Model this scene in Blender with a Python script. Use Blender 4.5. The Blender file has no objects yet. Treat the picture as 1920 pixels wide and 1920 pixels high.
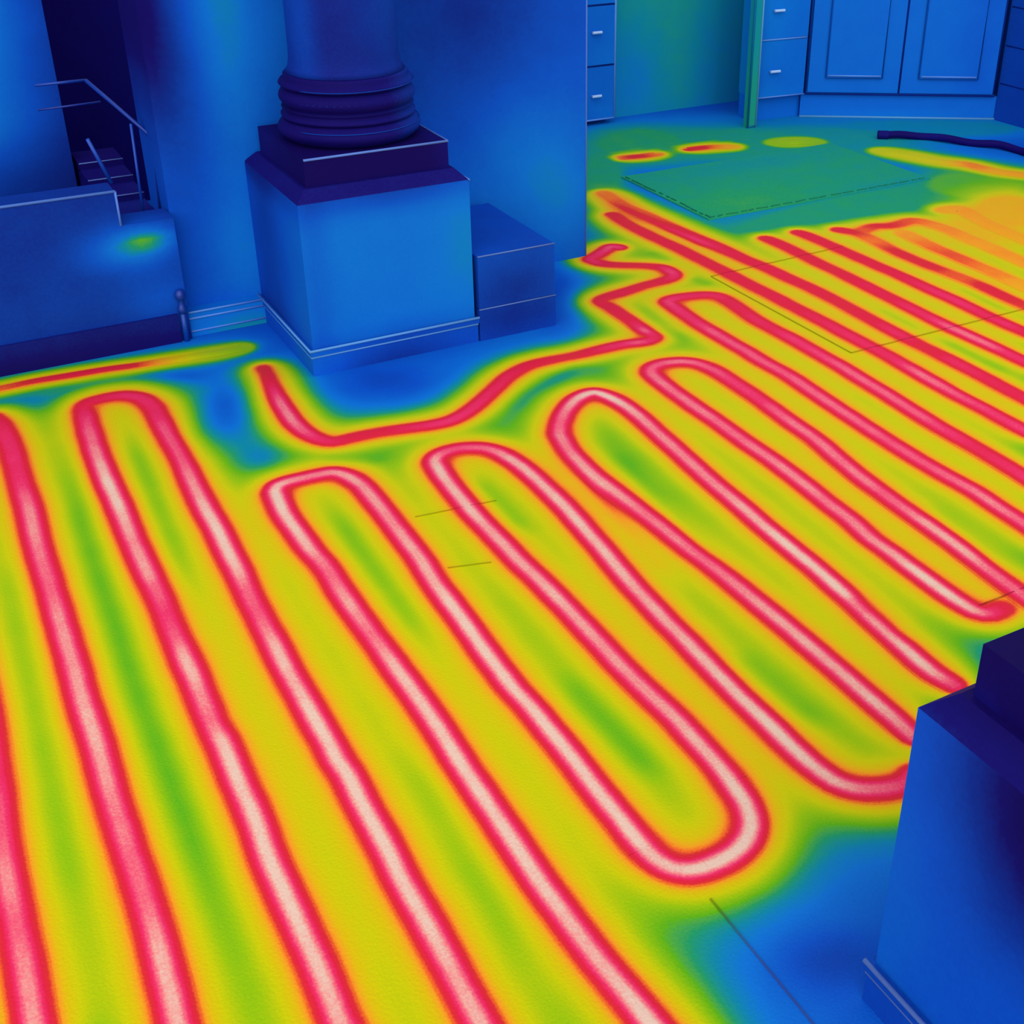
import bpy, math, random
import numpy as np
from mathutils import Vector

# ------------------------------------------------------------------ camera, sky, added fill sun, exposure
scene = bpy.context.scene
COL = scene.collection
CAM_YAW,CAM_PITCH,CAM_H=0.507203,0.498393,1.700
LENS=44.10000; SHIFT_X,SHIFT_Y=-0.062500,-0.057292
cam = bpy.data.cameras.new('camera'); cam.sensor_width = 36; cam.lens = LENS
cam.shift_x, cam.shift_y = SHIFT_X, SHIFT_Y
cam.clip_start = 0.02
cam_ob = bpy.data.objects.new('camera', cam); COL.objects.link(cam_ob)
cam_ob.location = (0, 0, CAM_H); cam_ob.rotation_euler = (math.pi/2 - CAM_PITCH, 0, -CAM_YAW)
scene.camera = cam_ob
world = bpy.data.worlds.new('even_room_light'); scene.world = world; world.use_nodes = True
world.node_tree.nodes['Background'].inputs[0].default_value = (1, 1, 1, 1)
world.node_tree.nodes['Background'].inputs[1].default_value = 0.86
sun = bpy.data.lights.new('soft_fill_sun', 'SUN'); sun.energy = 1.45; sun.angle = math.radians(70)  # sun added for form and brighter walls; no daylight known in the room
sun_ob = bpy.data.objects.new('soft_fill_sun', sun); COL.objects.link(sun_ob)
sun_ob.rotation_euler = Vector((0.42, 0.78, -0.5)).to_track_quat('-Z', 'Y').to_euler()
vs = scene.view_settings
vs.view_transform = 'Standard'; vs.look = 'None'; vs.gamma = 1; vs.use_curve_mapping = False; vs.exposure = 0.0
scene.cycles.max_bounces = 4; scene.cycles.diffuse_bounces = 2

# ------------------------------------------------------------------ materials: one heat palette on every surface
def lin(c):
    c /= 255.0
    return c/12.92 if c <= 0.04045 else ((c+0.055)/1.055)**2.4
PALETTE = [(0.00,(20,8,84)), (0.05,(21,16,104)), (0.11,(14,48,144)), (0.20,(12,84,200)), (0.30,(14,118,216)),
           (0.37,(14,140,168)), (0.43,(36,158,100)), (0.49,(96,182,22)), (0.56,(154,198,10)), (0.635,(208,206,6)),
           (0.70,(230,190,14)), (0.755,(250,160,34)), (0.795,(250,104,40)), (0.83,(224,48,50)), (0.88,(232,34,68)),
           (0.925,(244,50,106)), (0.955,(250,104,126)), (0.98,(247,164,154)), (1.00,(240,202,182))]
def material(name, rough=0.6, grain=0.010, grain_scale=220, bump=0.15, bump_scale=160, tint=None, tint_amount=0.0, spec=0.04):
    m = bpy.data.materials.new(name); m.use_nodes = True
    nt = m.node_tree; N = nt.nodes; L = nt.links
    b = N['Principled BSDF']; b.inputs['Roughness'].default_value = rough
    b.inputs['Specular IOR Level'].default_value = spec
    at = N.new('ShaderNodeAttribute'); at.attribute_name = 'warmth'
    geo = N.new('ShaderNodeNewGeometry')
    n1 = N.new('ShaderNodeTexNoise'); n1.inputs['Scale'].default_value = grain_scale; n1.inputs['Detail'].default_value = 3
    n2 = N.new('ShaderNodeTexNoise'); n2.inputs['Scale'].default_value = 9; n2.inputs['Detail'].default_value = 4
    for n in (n1, n2): L.new(geo.outputs['Position'], n.inputs['Vector'])
    def math_node(op, a, bb):
        q = N.new('ShaderNodeMath'); q.operation = op
        for i, v in enumerate((a, bb)):
            if isinstance(v, (int, float)): q.inputs[i].default_value = v
            else: L.new(v, q.inputs[i])
        return q.outputs[0]
    g1 = math_node('MULTIPLY', math_node('SUBTRACT', n1.outputs[0], 0.5), grain*4)
    g2 = math_node('MULTIPLY', math_node('SUBTRACT', n2.outputs[0], 0.5), 0.035)
    t = math_node('ADD', math_node('ADD', at.outputs['Fac'], g1), g2)
    r = N.new('ShaderNodeValToRGB'); cr = r.color_ramp
    cr.elements[0].position = 0.0; cr.elements[1].position = 1.0
    for p, c in PALETTE[1:-1]: cr.elements.new(p)
    for i, (p, c) in enumerate(PALETTE): cr.elements[i].color = (lin(c[0]), lin(c[1]), lin(c[2]), 1)
    L.new(t, r.inputs[0])
    out = r.outputs[0]
    if tint:
        mx = N.new('ShaderNodeMix'); mx.data_type = 'RGBA'; mx.inputs[0].default_value = tint_amount
        L.new(out, mx.inputs[6]); mx.inputs[7].default_value = (lin(tint[0]), lin(tint[1]), lin(tint[2]), 1)
        out = mx.outputs[2]
    L.new(out, b.inputs['Base Color'])
    n3 = N.new('ShaderNodeTexNoise'); n3.inputs['Scale'].default_value = bump_scale; n3.inputs['Detail'].default_value = 5
    L.new(geo.outputs['Position'], n3.inputs['Vector'])
    bp = N.new('ShaderNodeBump'); bp.inputs['Strength'].default_value = bump; bp.inputs['Distance'].default_value = 0.004
    L.new(n3.outputs[0], bp.inputs['Height']); L.new(bp.outputs[0], b.inputs['Normal'])
    return m
M_FLOOR = material('warm_stone_floor', 0.55, grain=0.012, bump=0.36)
M_STONE = material('cool_stone', 0.6, grain=0.008, grain_scale=120, bump=0.12, bump_scale=80)
M_PLASTER = material('cool_plaster', 0.8, grain=0.007, grain_scale=70, bump=0.1, bump_scale=60)
M_WOOD = material('cool_painted_wood', 0.5, grain=0.005, grain_scale=90, bump=0.04)
M_PILE = material('cool_rug_pile', 0.9, grain=0.02, grain_scale=150, bump=0.8, bump_scale=120)
M_STITCH = material('dark_rug_stitch', 0.9, tint=(20, 70, 50), tint_amount=0.6)
M_METAL = material('cool_metal', 0.35, grain=0.004, spec=0.4)
M_ARRIS = material('pale_edge_highlight', 0.5, grain=0.004, tint=(150, 190, 255), tint_amount=0.34)  # edge highlights of the thermal camera's overlay, painted in as a pale tint
M_HANDLE = material('pale_handle', 0.3, tint=(190, 220, 255), tint_amount=0.75, spec=0.5)
M_JOINT = material('dark_floor_joint', 0.8, tint=(60, 30, 20), tint_amount=0.5)
M_LINE = material('dark_shadow_gap', 0.8, tint=(10, 30, 110), tint_amount=0.45)

# ------------------------------------------------------------------ mesh building
ORG = {}
class MB:
    def __init__(s): s.v = []; s.f = []
    def grid(s, o, a, b, na, nb):
        o, a, b = (np.array(q, float) for q in (o, a, b)); k = len(s.v)
        for j in range(nb+1):
            for i in range(na+1): s.v.append(tuple(o + a*i/na + b*j/nb))
        for j in range(nb):
            for i in range(na):
                q = k + j*(na+1) + i; s.f.append((q, q+1, q+na+2, q+na+1))
    def box(s, x0, x1, y0, y1, z0, z1, step=0.05):
        n = lambda d: max(1, int(math.ceil(abs(d)/step)))
        dx, dy, dz = x1-x0, y1-y0, z1-z0; X, Y, Z = (dx,0,0), (0,dy,0), (0,0,dz); nx, ny, nz = n(dx), n(dy), n(dz)
        s.grid((x0,y0,z0), Y, X, ny, nx); s.grid((x0,y0,z1), X, Y, nx, ny)
        s.grid((x0,y0,z0), X, Z, nx, nz); s.grid((x0,y1,z0), Z, X, nz, nx)
        s.grid((x0,y0,z0), Z, Y, nz, ny); s.grid((x1,y0,z0), Y, Z, ny, nz)
        return s
    def prism(s, bottom, top):           # two loops of equal length (counter-clockwise seen from above)
        k = len(s.v); n = len(bottom); s.v += [tuple(p) for p in bottom] + [tuple(p) for p in top]
        for i in range(n):
            j = (i+1) % n; s.f.append((k+i, k+j, k+n+j, k+n+i))
        s.f.append(tuple(k+n-1-i for i in range(n))); s.f.append(tuple(k+n+i for i in range(n)))
        return s
    def obox(s, A, B, depth, z0, z1, step=0.06, front=0.0):     # upright slab along A->B; its face looks to the right of A->B, body behind it
        A = np.array(A, float); B = np.array(B, float); d = B-A; l = np.hypot(*d); d /= l; nrm = np.array([d[1], -d[0]])
        P = lambda u, w, z: (A[0]+d[0]*u+nrm[0]*w, A[1]+d[1]*u+nrm[1]*w, z)
        nu, nz = max(1, int(l/step)), max(1, int((z1-z0)/step))
        f, bk = front, front-depth; U = (d[0]*l, d[1]*l, 0); W = (nrm[0]*depth, nrm[1]*depth, 0); Z = (0, 0, z1-z0)
        s.grid(P(0,f,z0), U, Z, nu, nz); s.grid(P(0,bk,z0), Z, U, nz, nu)
        s.grid(P(0,bk,z1), W, U, 1, nu) if False else s.grid(P(0,bk,z1), U, tuple(-q for q in ( -W[0], -W[1], 0)), nu, 1)
        s.grid(P(0,bk,z0), W, U, 1, nu)
        s.grid(P(0,bk,z0), W, Z, 1, nz); s.grid(P(l,bk,z0), Z, W, nz, 1)
        return s
    def lathe(s, cx, cy, prof, n=64):
        k = len(s.v); m = len(prof)
        for i in range(n):
            a = 2*math.pi*i/n
            for r, z in prof: s.v.append((cx+r*math.cos(a), cy+r*math.sin(a), z))
        for i in range(n):
            for j in range(m-1):
                p, q = k+i*m+j, k+((i+1) % n)*m+j; s.f.append((p, q, q+1, p+1))
        s.f.append(tuple(k+i*m+m-1 for i in range(n))); s.f.append(tuple(k+(n-1-i)*m for i in range(n)))
        return s
    def tube(s, pts, r, n=8):
        pts = [Vector(p) for p in pts]; k = len(s.v)
        for i, p in enumerate(pts):
            t = (pts[min(i+1, len(pts)-1)] - pts[max(i-1, 0)]).normalized()
            a = t.cross(Vector((0, 0, 1))) if abs(t.z) < 0.95 else t.cross(Vector((1, 0, 0)))
            a.normalize(); b = t.cross(a)
            for j in range(n):
                w = 2*math.pi*j/n; s.v.append(tuple(p + a*(r*math.cos(w)) + b*(r*math.sin(w))))
        for i in range(len(pts)-1):
            for j in range(n):
                p, q = k+i*n+j, k+i*n+(j+1) % n; s.f.append((p, p+n, q+n, q))
        s.f.append(tuple(k+j for j in range(n))); s.f.append(tuple(k+(len(pts)-1)*n+n-1-j for j in range(n)))
        return s
    def build(s, name, mat, heat, parent=None, kind=None, origin=None, smooth=False):
        v = np.array(s.v, np.float64)
        org = ORG[parent] if parent is not None else np.array(origin if origin is not None else (0, 0, 0), float)
        me = bpy.data.meshes.new(name); me.from_pydata((v-org).tolist(), [], s.f)
        a = me.attributes.new('warmth', 'FLOAT', 'POINT'); a.data.foreach_set('value', heat_at(v, heat).astype(np.float32))
        me.materials.append(mat)
        if smooth: me.polygons.foreach_set('use_smooth', [True]*len(me.polygons))
        o = bpy.data.objects.new(name, me); COL.objects.link(o)
        if parent is not None: o.parent = parent
        else: o.location = org
        ORG[o] = org
        if kind: o['kind'] = kind
        return o
def heat_at(v, h):
    if callable(h): return h(v)
    base, g = (h, []) if isinstance(h, (int, float)) else h
    t = np.full(len(v), float(base))
    for cx, cy, cz, sx, sy, sz, d in g:       # soft warm and cold patches; a size of 0 means no limit along that axis
        e = np.zeros(len(v))
        for i, (c, w) in enumerate(((cx, sx), (cy, sy), (cz, sz))):
            if w: e += ((v[:, i]-c)/w)**2
        t += d*np.exp(-e)
    return np.clip(t, 0.0, 1.0)
def thing(name, loc, label, cat, group=None):
    o = bpy.data.objects.new(name, None); COL.objects.link(o); o.location = loc; o.empty_display_size = 0.1
    ORG[o] = np.array(loc, float); o['label'] = label; o['category'] = cat
    if group: o['group'] = group
    return o
def bead(parent, pts, r=0.004, heat=0.26, mat=None, name='arris'):
    return MB().tube(pts, r, 6).build(name, mat or M_ARRIS, heat, parent, smooth=True)

# ------------------------------------------------------------------ heat of the floor, from where its pipes run (metres)
FLOOR_LOOPS=[[['straight_run',[[-0.1212,3.4669,0.93],[-0.0973,3.0018,0],[-0.086,2.6493,0],[-0.0836,2.4153,0.93],[-0.0869,2.2476,0],[-0.0933,2.0976,0.93],[-0.1017,1.9626,0],[-0.1061,1.8511,0.97],[-0.1063,1.7456,0.95],[-0.1065,1.6359,0.97],[-0.1096,1.5255,0.97],[-0.1117,1.4588,0.97]]]],[['straight_run',[[0.0978,3.7792,0.88],[0.1145,3.6983,0.9],[0.1216,3.517,0.92],[0.1167,3.3347,0.92],[0.1158,3.1737,0.965],[0.1072,2.9626,0.965],[0.106,2.7911,0.95],[0.1025,2.5972,0.97],[0.1002,2.4005,0.97],[0.0972,2.3207,0.98],[0.0972,2.1453,0.985],[0.0934,1.9826,0.97],[0.0933,1.8249,0.955],[0.0942,1.6992,0.95],[0.092,1.5818,0.98],[0.0877,1.4785,0.985],[0.0831,1.3971,0.985],[0.0797,1.3372,0.985]]],['return_bend',[[0.0796,1.2501,0],[0.0959,1.1687,0],[0.1347,1.1211,0],[0.1886,1.0998,0],[0.252,1.1358,0]]],['straight_run',[[0.3013,1.2191,0.985],[0.3042,1.3096,0.985],[0.307,1.3749,0.985],[0.3078,1.4377,1.0],[0.3077,1.5117,1.0],[0.3076,1.59,1.0],[0.3072,1.6815,1.0],[0.3133,1.7879,1.0],[0.3131,1.8931,1.0],[0.3161,2.0059,1.0],[0.3134,2.076,0.96],[0.315,2.1449,0.96],[0.3179,2.2526,0.98],[0.3174,2.3434,0.985],[0.3189,2.4631,0.93],[0.3219,2.5805,0.94],[0.3202,2.7243,0.98],[0.3199,2.8613,0.97],[0.3235,3.0273,0.99],[0.324,3.2195,1.0],[0.3278,3.3915,0.965],[0.3365,3.5361,0.95],[0.3452,3.6783,0.92]]],['return_bend',[[0.3457,3.6986,0.91],[0.3595,3.7326,0.9],[0.4008,3.7435,0.9],[0.4484,3.7427,0.9],[0.4852,3.7266,0.92],[0.5171,3.6874,0.91],[0.533,3.6278,0.91]]],['straight_run',[[0.535,3.5728,0.91],[0.5329,3.4269,0.955],[0.533,3.2666,0.97],[0.5253,3.0976,0.975],[0.5203,2.9489,0.985],[0.5196,2.8195,1.0],[0.515,2.6887,1.0],[0.513,2.6013,0.98],[0.5075,2.4922,0.945],[0.5043,2.3833,0.95],[0.5024,2.2843,0.985],[0.4996,2.1723,0.99],[0.5,2.1009,0.99],[0.4994,2.0195,1.0],[0.5006,1.9337,1.0],[0.499,1.8571,1.0],[0.5027,1.816,1.0],[0.4997,1.7408,1.0],[0.4988,1.6634,1.0],[0.4979,1.5899,1.0],[0.4949,1.5171,1.0],[0.4953,1.446,1.0],[0.4958,1.3858,0.995],[0.4951,1.3252,0.99],[0.4937,1.2677,0.985],[0.4932,1.2067,0.985],[0.4921,1.1489,0.985],[0.491,1.1137,0.985]]],['return_bend',[[0.4895,1.0317,0],[0.5067,0.9581,0],[0.5437,0.9024,0],[0.6099,0.8831,0],[0.7018,0.9137,0]]],['straight_run',[[0.7303,0.9707,1.0],[0.7245,1.0354,1.0],[0.7196,1.1006,1.0],[0.7156,1.1478,0.99],[0.7105,1.2019,0.99],[0.7071,1.2597,0.99],[0.7049,1.3244,0.99],[0.7025,1.3921,0.99],[0.7034,1.4614,1.0],[0.7043,1.5341,1.0],[0.7051,1.6266,1.0],[0.7052,1.7085,1.0],[0.7079,1.8059,1.0],[0.7098,1.9102,1.0],[0.7084,2.0011,0.99],[0.7067,2.0781,0.985],[0.7049,2.1585,0.97],[0.7034,2.2402,0.96],[0.7015,2.3282,0.98],[0.7017,2.4269,0.96],[0.7042,2.5215,0.955],[0.6966,2.6072,0.98],[0.6947,2.7105,1.0],[0.6934,2.8126,1.0],[0.7038,2.9197,1.0]]],['return_bend',[[0.7085,2.9397,1.0],[0.7239,2.9607,0.99],[0.7529,2.9678,0.97],[0.7975,2.9664,0.96],[0.839,2.9637,0.96],[0.8776,2.9559,0.97],[0.9035,2.921,0.98]]],['straight_run',[[0.92,2.8616,0.975],[0.9215,2.8052,0.975],[0.9227,2.7222,0.97],[0.9212,2.6139,0.965],[0.9197,2.528,0.98],[0.9173,2.4299,0.98],[0.9096,2.3368,0.985],[0.9066,2.2458,1.0],[0.9047,2.1608,1.0],[0.9009,2.0784,1.0],[0.8984,1.9991,1.0],[0.8975,1.9264,1.0],[0.897,1.8923,1.0],[0.9019,1.8111,1.0],[0.9022,1.7342,1.0],[0.9031,1.6533,1.0],[0.9017,1.5743,1.0],[0.9014,1.5127,1.0],[0.9018,1.4547,1.0],[0.9023,1.4047,1.0]]],['return_bend',[[0.9065,1.3514,0.99],[0.9162,1.319,0.99],[0.9331,1.2985,1.0],[0.9551,1.2876,1.0],[0.9805,1.2833,1.0],[1.0121,1.2827,1.0],[1.0461,1.2882,1.0],[1.0817,1.305,1.0],[1.1101,1.3344,1.0],[1.1279,1.3789,1.0],[1.1343,1.4155,1.0]]],['straight_run',[[1.1392,1.4539,1.0],[1.1418,1.512,0.99],[1.1432,1.5856,0.99],[1.1429,1.66,0.98],[1.1376,1.7406,0.97],[1.1338,1.8344,0.97],[1.1341,1.9267,0.97],[1.1345,2.0168,0.98],[1.1338,2.1171,0.98],[1.132,2.2209,0.98],[1.126,2.3139,0.98],[1.1261,2.3907,0.98],[1.1253,2.4625,0.98],[1.1234,2.5736,0.99],[1.1277,2.6842,0.99],[1.1328,2.7801,0.99],[1.1448,2.8662,0.99]]],['return_bend',[[1.1521,2.8869,0.98],[1.1726,2.9076,0.96],[1.2079,2.9169,0.94],[1.2517,2.9109,0.94],[1.2943,2.8872,0.95],[1.3232,2.8492,0.96]]],['straight_run',[[1.3381,2.7942,0.985],[1.3481,2.7081,0.985],[1.3495,2.6065,0.99],[1.3482,2.5044,0.99],[1.3423,2.4156,0.99],[1.3355,2.3283,0.99],[1.3303,2.2578,0.99],[1.3229,2.1803,0.99],[1.3154,2.0883,0.98],[1.3105,2.0019,0.98],[1.3069,1.921,0.98],[1.3056,1.8446,0.98],[1.3016,1.7349,0.99],[1.2989,1.6312,0.99],[1.3002,1.5388,1.0],[1.2988,1.4615,1.0],[1.3013,1.3942,1.0],[1.312,1.338,0.99],[1.3381,1.3022,0.96],[1.3637,1.2864,0.95],[1.3949,1.2739,0.95],[1.4296,1.271,0.93],[1.459,1.2812,0.92]]]],[['straight_run',[[1.5321,1.3659,0.95],[1.5316,1.3917,0.96],[1.5329,1.4169,0.97],[1.5328,1.4377,0.98],[1.5326,1.4683,0.99],[1.533,1.5189,0.99],[1.5342,1.5788,0.98],[1.5348,1.6221,0.98],[1.5347,1.6953,0.98],[1.5345,1.7715,0.98],[1.5331,1.8493,0.98],[1.5311,1.9234,0.97],[1.5301,1.9997,0.965],[1.5274,2.072,0.965],[1.5217,2.1404,0.965],[1.5185,2.2152,0.97],[1.5154,2.2956,0.96],[1.5105,2.3738,0.96],[1.5055,2.455,0.97],[1.5005,2.5423,0.97],[1.4981,2.6351,0.97],[1.5058,2.7441,0.965],[1.5287,2.8468,0.96]]],['return_bend',[[1.5465,2.883,0.955],[1.5689,2.9177,0.95],[1.623,2.9805,0.97],[1.6919,3.0345,0.99],[1.7541,3.0474,1.0],[1.7813,3.002,1.0]]],['straight_run',[[1.7925,2.9405,0.99],[1.7933,2.833,0.97],[1.7841,2.7201,0.97],[1.7766,2.6119,0.965],[1.7682,2.5093,0.965],[1.7602,2.4113,0.965],[1.757,2.3216,0.97],[1.7527,2.2362,0.985],[1.7471,2.152,0.99],[1.7443,2.0726,1.0],[1.742,1.9987,1.0],[1.7398,1.9275,1.0],[1.7335,1.8459,1.0],[1.7303,1.7881,1.0],[1.7236,1.7151,1.0],[1.7176,1.6471,1.0],[1.712,1.5836,1.0],[1.7075,1.5283,1.0],[1.7078,1.4926,0.99],[1.7137,1.4667,0.95],[1.7181,1.446,0.92]]]],[['straight_run',[[2.0161,1.5977,0.86],[1.9828,1.5947,0.92],[1.9619,1.6039,0.98],[1.9492,1.6229,0.99],[1.9435,1.6769,1.0],[1.9432,1.742,1.0],[1.9444,1.8164,1.0],[1.9472,1.8956,0.98],[1.9468,1.9743,0.965],[1.9592,2.0608,0.96],[1.9648,2.1775,0.965],[1.9705,2.2614,0.97],[1.9759,2.3455,0.965],[1.9777,2.4281,0.965],[1.9764,2.5119,0.96],[1.9764,2.598,0.955],[1.9783,2.6902,0.955],[1.9769,2.7839,0.965],[1.9769,2.8805,0.96],[1.979,2.9842,0.96],[1.9862,3.0617,0.955]]],['return_bend',[[1.996,3.0933,0.95],[2.0195,3.1179,0.945],[2.0655,3.1257,0.955],[2.1257,3.1067,0.96],[2.162,3.0673,0.95]]],['straight_run',[[2.1793,3.0008,0.945],[2.1798,2.904,0.93],[2.1795,2.8067,0.925],[2.1756,2.7108,0.93],[2.1697,2.6157,0.955],[2.1654,2.5236,0.96],[2.16,2.4357,0.96],[2.1446,2.3389,0.96],[2.1311,2.2321,0.965],[2.1251,2.1299,0.95],[2.12,2.0352,0.96],[2.1181,1.94,0.98],[2.1133,1.8478,0.985],[2.103,1.7522,0.97],[2.0978,1.6894,0.955],[2.096,1.6419,0.95],[2.0926,1.5648,0.95]]]],[['straight_run',[[2.3273,1.7149,0.93],[2.3343,1.7993,0.94],[2.3396,1.8765,0.955],[2.3416,1.9399,0.965],[2.3473,2.0226,0.96],[2.3417,2.1252,0.95],[2.3376,2.2175,0.945],[2.3387,2.3216,0.94],[2.342,2.4332,0.95],[2.346,2.5339,0.955],[2.3503,2.639,0.95],[2.3571,2.7518,0.95],[2.3628,2.857,0.945],[2.357,2.9829,0.95],[2.3573,3.0811,0.945],[2.354,3.1592,0.94],[2.3531,3.2592,0.94],[2.3523,3.363,0.925],[2.358,3.4669,0.915],[2.3663,3.5498,0.93]]],['return_bend',[[2.372,3.5764,0.93],[2.4016,3.59,0.92],[2.4525,3.5859,0.905],[2.5181,3.5677,0.9],[2.5601,3.5322,0.9]]],['straight_run',[[2.5643,3.4635,0.89],[2.5564,3.3798,0.89],[2.5469,3.277,0.9],[2.5496,3.1877,0.9],[2.5554,3.0992,0.925],[2.5554,3.0063,0.925],[2.555,2.9021,0.935],[2.555,2.8156,0.945],[2.5479,2.713,0.955],[2.545,2.6167,0.95],[2.5401,2.5335,0.95],[2.5347,2.4453,0.95],[2.5301,2.3521,0.93],[2.5304,2.2373,0.91],[2.5296,2.1392,0.9],[2.5253,2.03,0.925],[2.5181,1.9342,0.93]]]]]
FAR=[[['straight_run',[[2.7146,4.5594,0.84],[2.7016,4.4075,0.855],[2.7077,4.2207,0.87],[2.7206,4.0544,0.87],[2.7259,3.8855,0.87],[2.731,3.7248,0.875],[2.7326,3.5672,0.88],[2.7388,3.4268,0.88],[2.7383,3.3371,0.88],[2.7416,3.2366,0.89],[2.7433,3.1346,0.9],[2.7434,3.0371,0.91],[2.7434,2.9428,0.91],[2.745,2.8507,0.9],[2.7421,2.7593,0.92],[2.7389,2.6852,0.95],[2.7358,2.6086,0.955],[2.7333,2.5252,0.95],[2.7335,2.4472,0.935],[2.7351,2.3708,0.93],[2.7326,2.2949,0.93],[2.7336,2.1734,0.93]]]],[['straight_run',[[2.8402,4.8495,0.78],[2.8199,4.6584,0.8],[2.8368,4.4744,0.81],[2.8471,4.294,0.83],[2.8607,4.128,0.87],[2.8755,3.9757,0.88],[2.8806,3.8136,0.88],[2.8961,3.6871,0.88],[2.9022,3.5503,0.88],[2.9097,3.4497,0.87],[2.9119,3.3428,0.87],[2.9089,3.2365,0.86],[2.906,3.1338,0.87],[2.9016,3.0302,0.89],[2.899,2.9346,0.91],[2.898,2.8414,0.87],[2.9016,2.7587,0.87],[2.9021,2.6752,0.91],[2.9012,2.5903,0.9],[2.8987,2.509,0.89],[2.8964,2.4302,0.89],[2.8945,2.303,0.9]]]],[['straight_run',[[3.1078,3.9752,0.86],[3.1104,3.9278,0.87],[3.114,3.8432,0.87],[3.1112,3.7425,0.87],[3.1079,3.6243,0.86],[3.1104,3.514,0.86],[3.1072,3.4039,0.88],[3.1042,3.2977,0.89],[3.103,3.1941,0.88],[3.1002,3.095,0.91],[3.0974,2.9992,0.915],[3.0964,2.9056,0.95],[3.1005,2.8227,0.955],[3.1027,2.7379,0.955],[3.1034,2.6566,0.93],[3.104,2.5775,0.91],[3.1061,2.4999,0.91]]]],[['straight_run',[[3.2721,3.9697,0.86],[3.278,3.9272,0.88],[3.2814,3.8404,0.87],[3.285,3.726,0.87],[3.2866,3.6164,0.87],[3.2882,3.5103,0.87],[3.2916,3.4066,0.88],[3.293,3.3071,0.89],[3.2906,3.2066,0.91],[3.2938,3.1123,0.915],[3.2914,3.018,0.915],[3.2871,2.9221,0.9],[3.2885,2.8372,0.925],[3.2899,2.7547,0.89],[3.2929,2.6737,0.88]]]],[['straight_run',[[3.4411,3.9156,0.86],[3.4629,3.8796,0.87],[3.4799,3.8385,0.83],[3.4789,3.7306,0.78],[3.4662,3.6033,0.84],[3.4648,3.496,0.845],[3.4678,3.3968,0.845],[3.4766,3.3038,0.815],[3.4833,3.2143,0.81],[3.4836,3.1182,0.86],[3.4781,3.0221,0.85],[3.4767,2.9327,0.83],[3.477,2.8451,0.83]]]],[['straight_run',[[3.5269,3.86,0.8],[3.603,3.874,0.835],[3.6632,3.8487,0.84],[3.7263,3.8462,0.815],[3.8001,3.8548,0.81],[3.8318,3.7876,0.78],[3.8459,3.6907,0.77],[3.838,3.5771,0.76],[3.8371,3.4712,0.75],[3.8296,3.3649,0.755],[3.8224,3.2621,0.76],[3.8172,3.1616,0.76]]]],[['straight_run',[[3.6542,3.7495,0.755],[3.6436,3.6544,0.77],[3.6347,3.5391,0.795],[3.6351,3.437,0.81],[3.6328,3.3326,0.79],[3.6313,3.2045,0.775],[3.6232,3.0723,0.745],[3.6213,2.9793,0.74]]]],[['straight_run',[[4.0169,3.8961,0.74],[4.095,3.879,0.75],[4.0728,3.779,0.755],[4.0435,3.6373,0.75],[4.0318,3.4617,0.74],[4.0228,3.353,0.735]]]]]
PER=[[['straight_run',[[0.9101,3.7296,0.88],[0.9046,3.6766,0.9],[0.8881,3.5374,0.955],[0.8795,3.402,0.975],[0.879,3.2774,0.955],[0.8986,3.1855,0.93],[0.936,3.1308,0.9],[0.999,3.1259,0.87],[1.0788,3.1197,0.87],[1.156,3.1039,0.9],[1.2341,3.0879,0.92],[1.305,3.0923,0.92],[1.3913,3.1383,0.92],[1.4851,3.21,0.91],[1.5757,3.2806,0.9],[1.6616,3.3215,0.88],[1.7437,3.3286,0.88],[1.8454,3.3209,0.87],[1.9135,3.3227,0.89],[2.0231,3.3225,0.92],[2.0883,3.312,0.95]]],['elbow',[[2.1351,3.3119,0.9],[2.1561,3.3316,0.88],[2.1541,3.3698,0.955],[2.1545,3.4018,0.95]]],['straight_run',[[2.1585,3.4651,0.88],[2.158,3.5552,0.88],[2.1606,3.6346,0.88]]],['elbow',[[2.1536,3.6917,0.87],[2.1701,3.7125,0.86],[2.2101,3.7267,0.87]]],['straight_run',[[2.298,3.7394,0.88],[2.3726,3.7545,0.85],[2.4407,3.7614,0.87]]],['elbow',[[2.5112,3.7741,0.9],[2.5421,3.8031,0.92],[2.5482,3.8465,0.93],[2.5421,3.8906,0.9]]],['straight_run',[[2.5008,3.9341,0.86],[2.4237,3.9838,0.85],[2.3751,4.0246,0.86]]],['elbow',[[2.3457,4.0827,0.93],[2.3469,4.1102,0.9],[2.4013,4.137,0.92],[2.4511,4.1674,0.93],[2.4947,4.1948,0.945],[2.5216,4.1724,0.91]]]]]
WL=[[['straight_run',[[0.0538,3.9792,0.8],[0.1462,3.976,0.8],[0.1775,3.9763,0.82],[0.2524,3.9795,0.85],[0.3577,3.9712,0.87],[0.4666,3.962,0.87],[0.5396,3.9497,0.845],[0.6059,3.9416,0.78],[0.6596,3.9358,0.72],[0.7447,3.9276,0.62],[0.8311,3.9192,0.58],[0.9,3.9212,0.56]]]]]
SPOTS=[[['straight_run',[[3.2231,5.3172,0.78],[3.2609,5.3075,0.85],[3.325,5.2945,0.84],[3.4095,5.2932,0.77]]]],[['straight_run',[[3.6014,5.2911,0.83],[3.6606,5.2818,0.855],[3.7274,5.2684,0.8],[3.8293,5.2237,0.72]]]],[['straight_run',[[4.0733,5.1724,0.55],[4.1641,5.1464,0.57],[4.2492,5.0991,0.54]]]],[['straight_run',[[4.4385,4.7908,0.62],[4.4969,4.666,0.64],[4.5402,4.5406,0.65],[4.5915,4.4459,0.71],[4.6397,4.3973,0.77],[4.651,4.3262,0.775],[4.6755,4.2278,0.73],[4.731,4.1449,0.745],[4.7816,4.0756,0.73]]]]]
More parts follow.
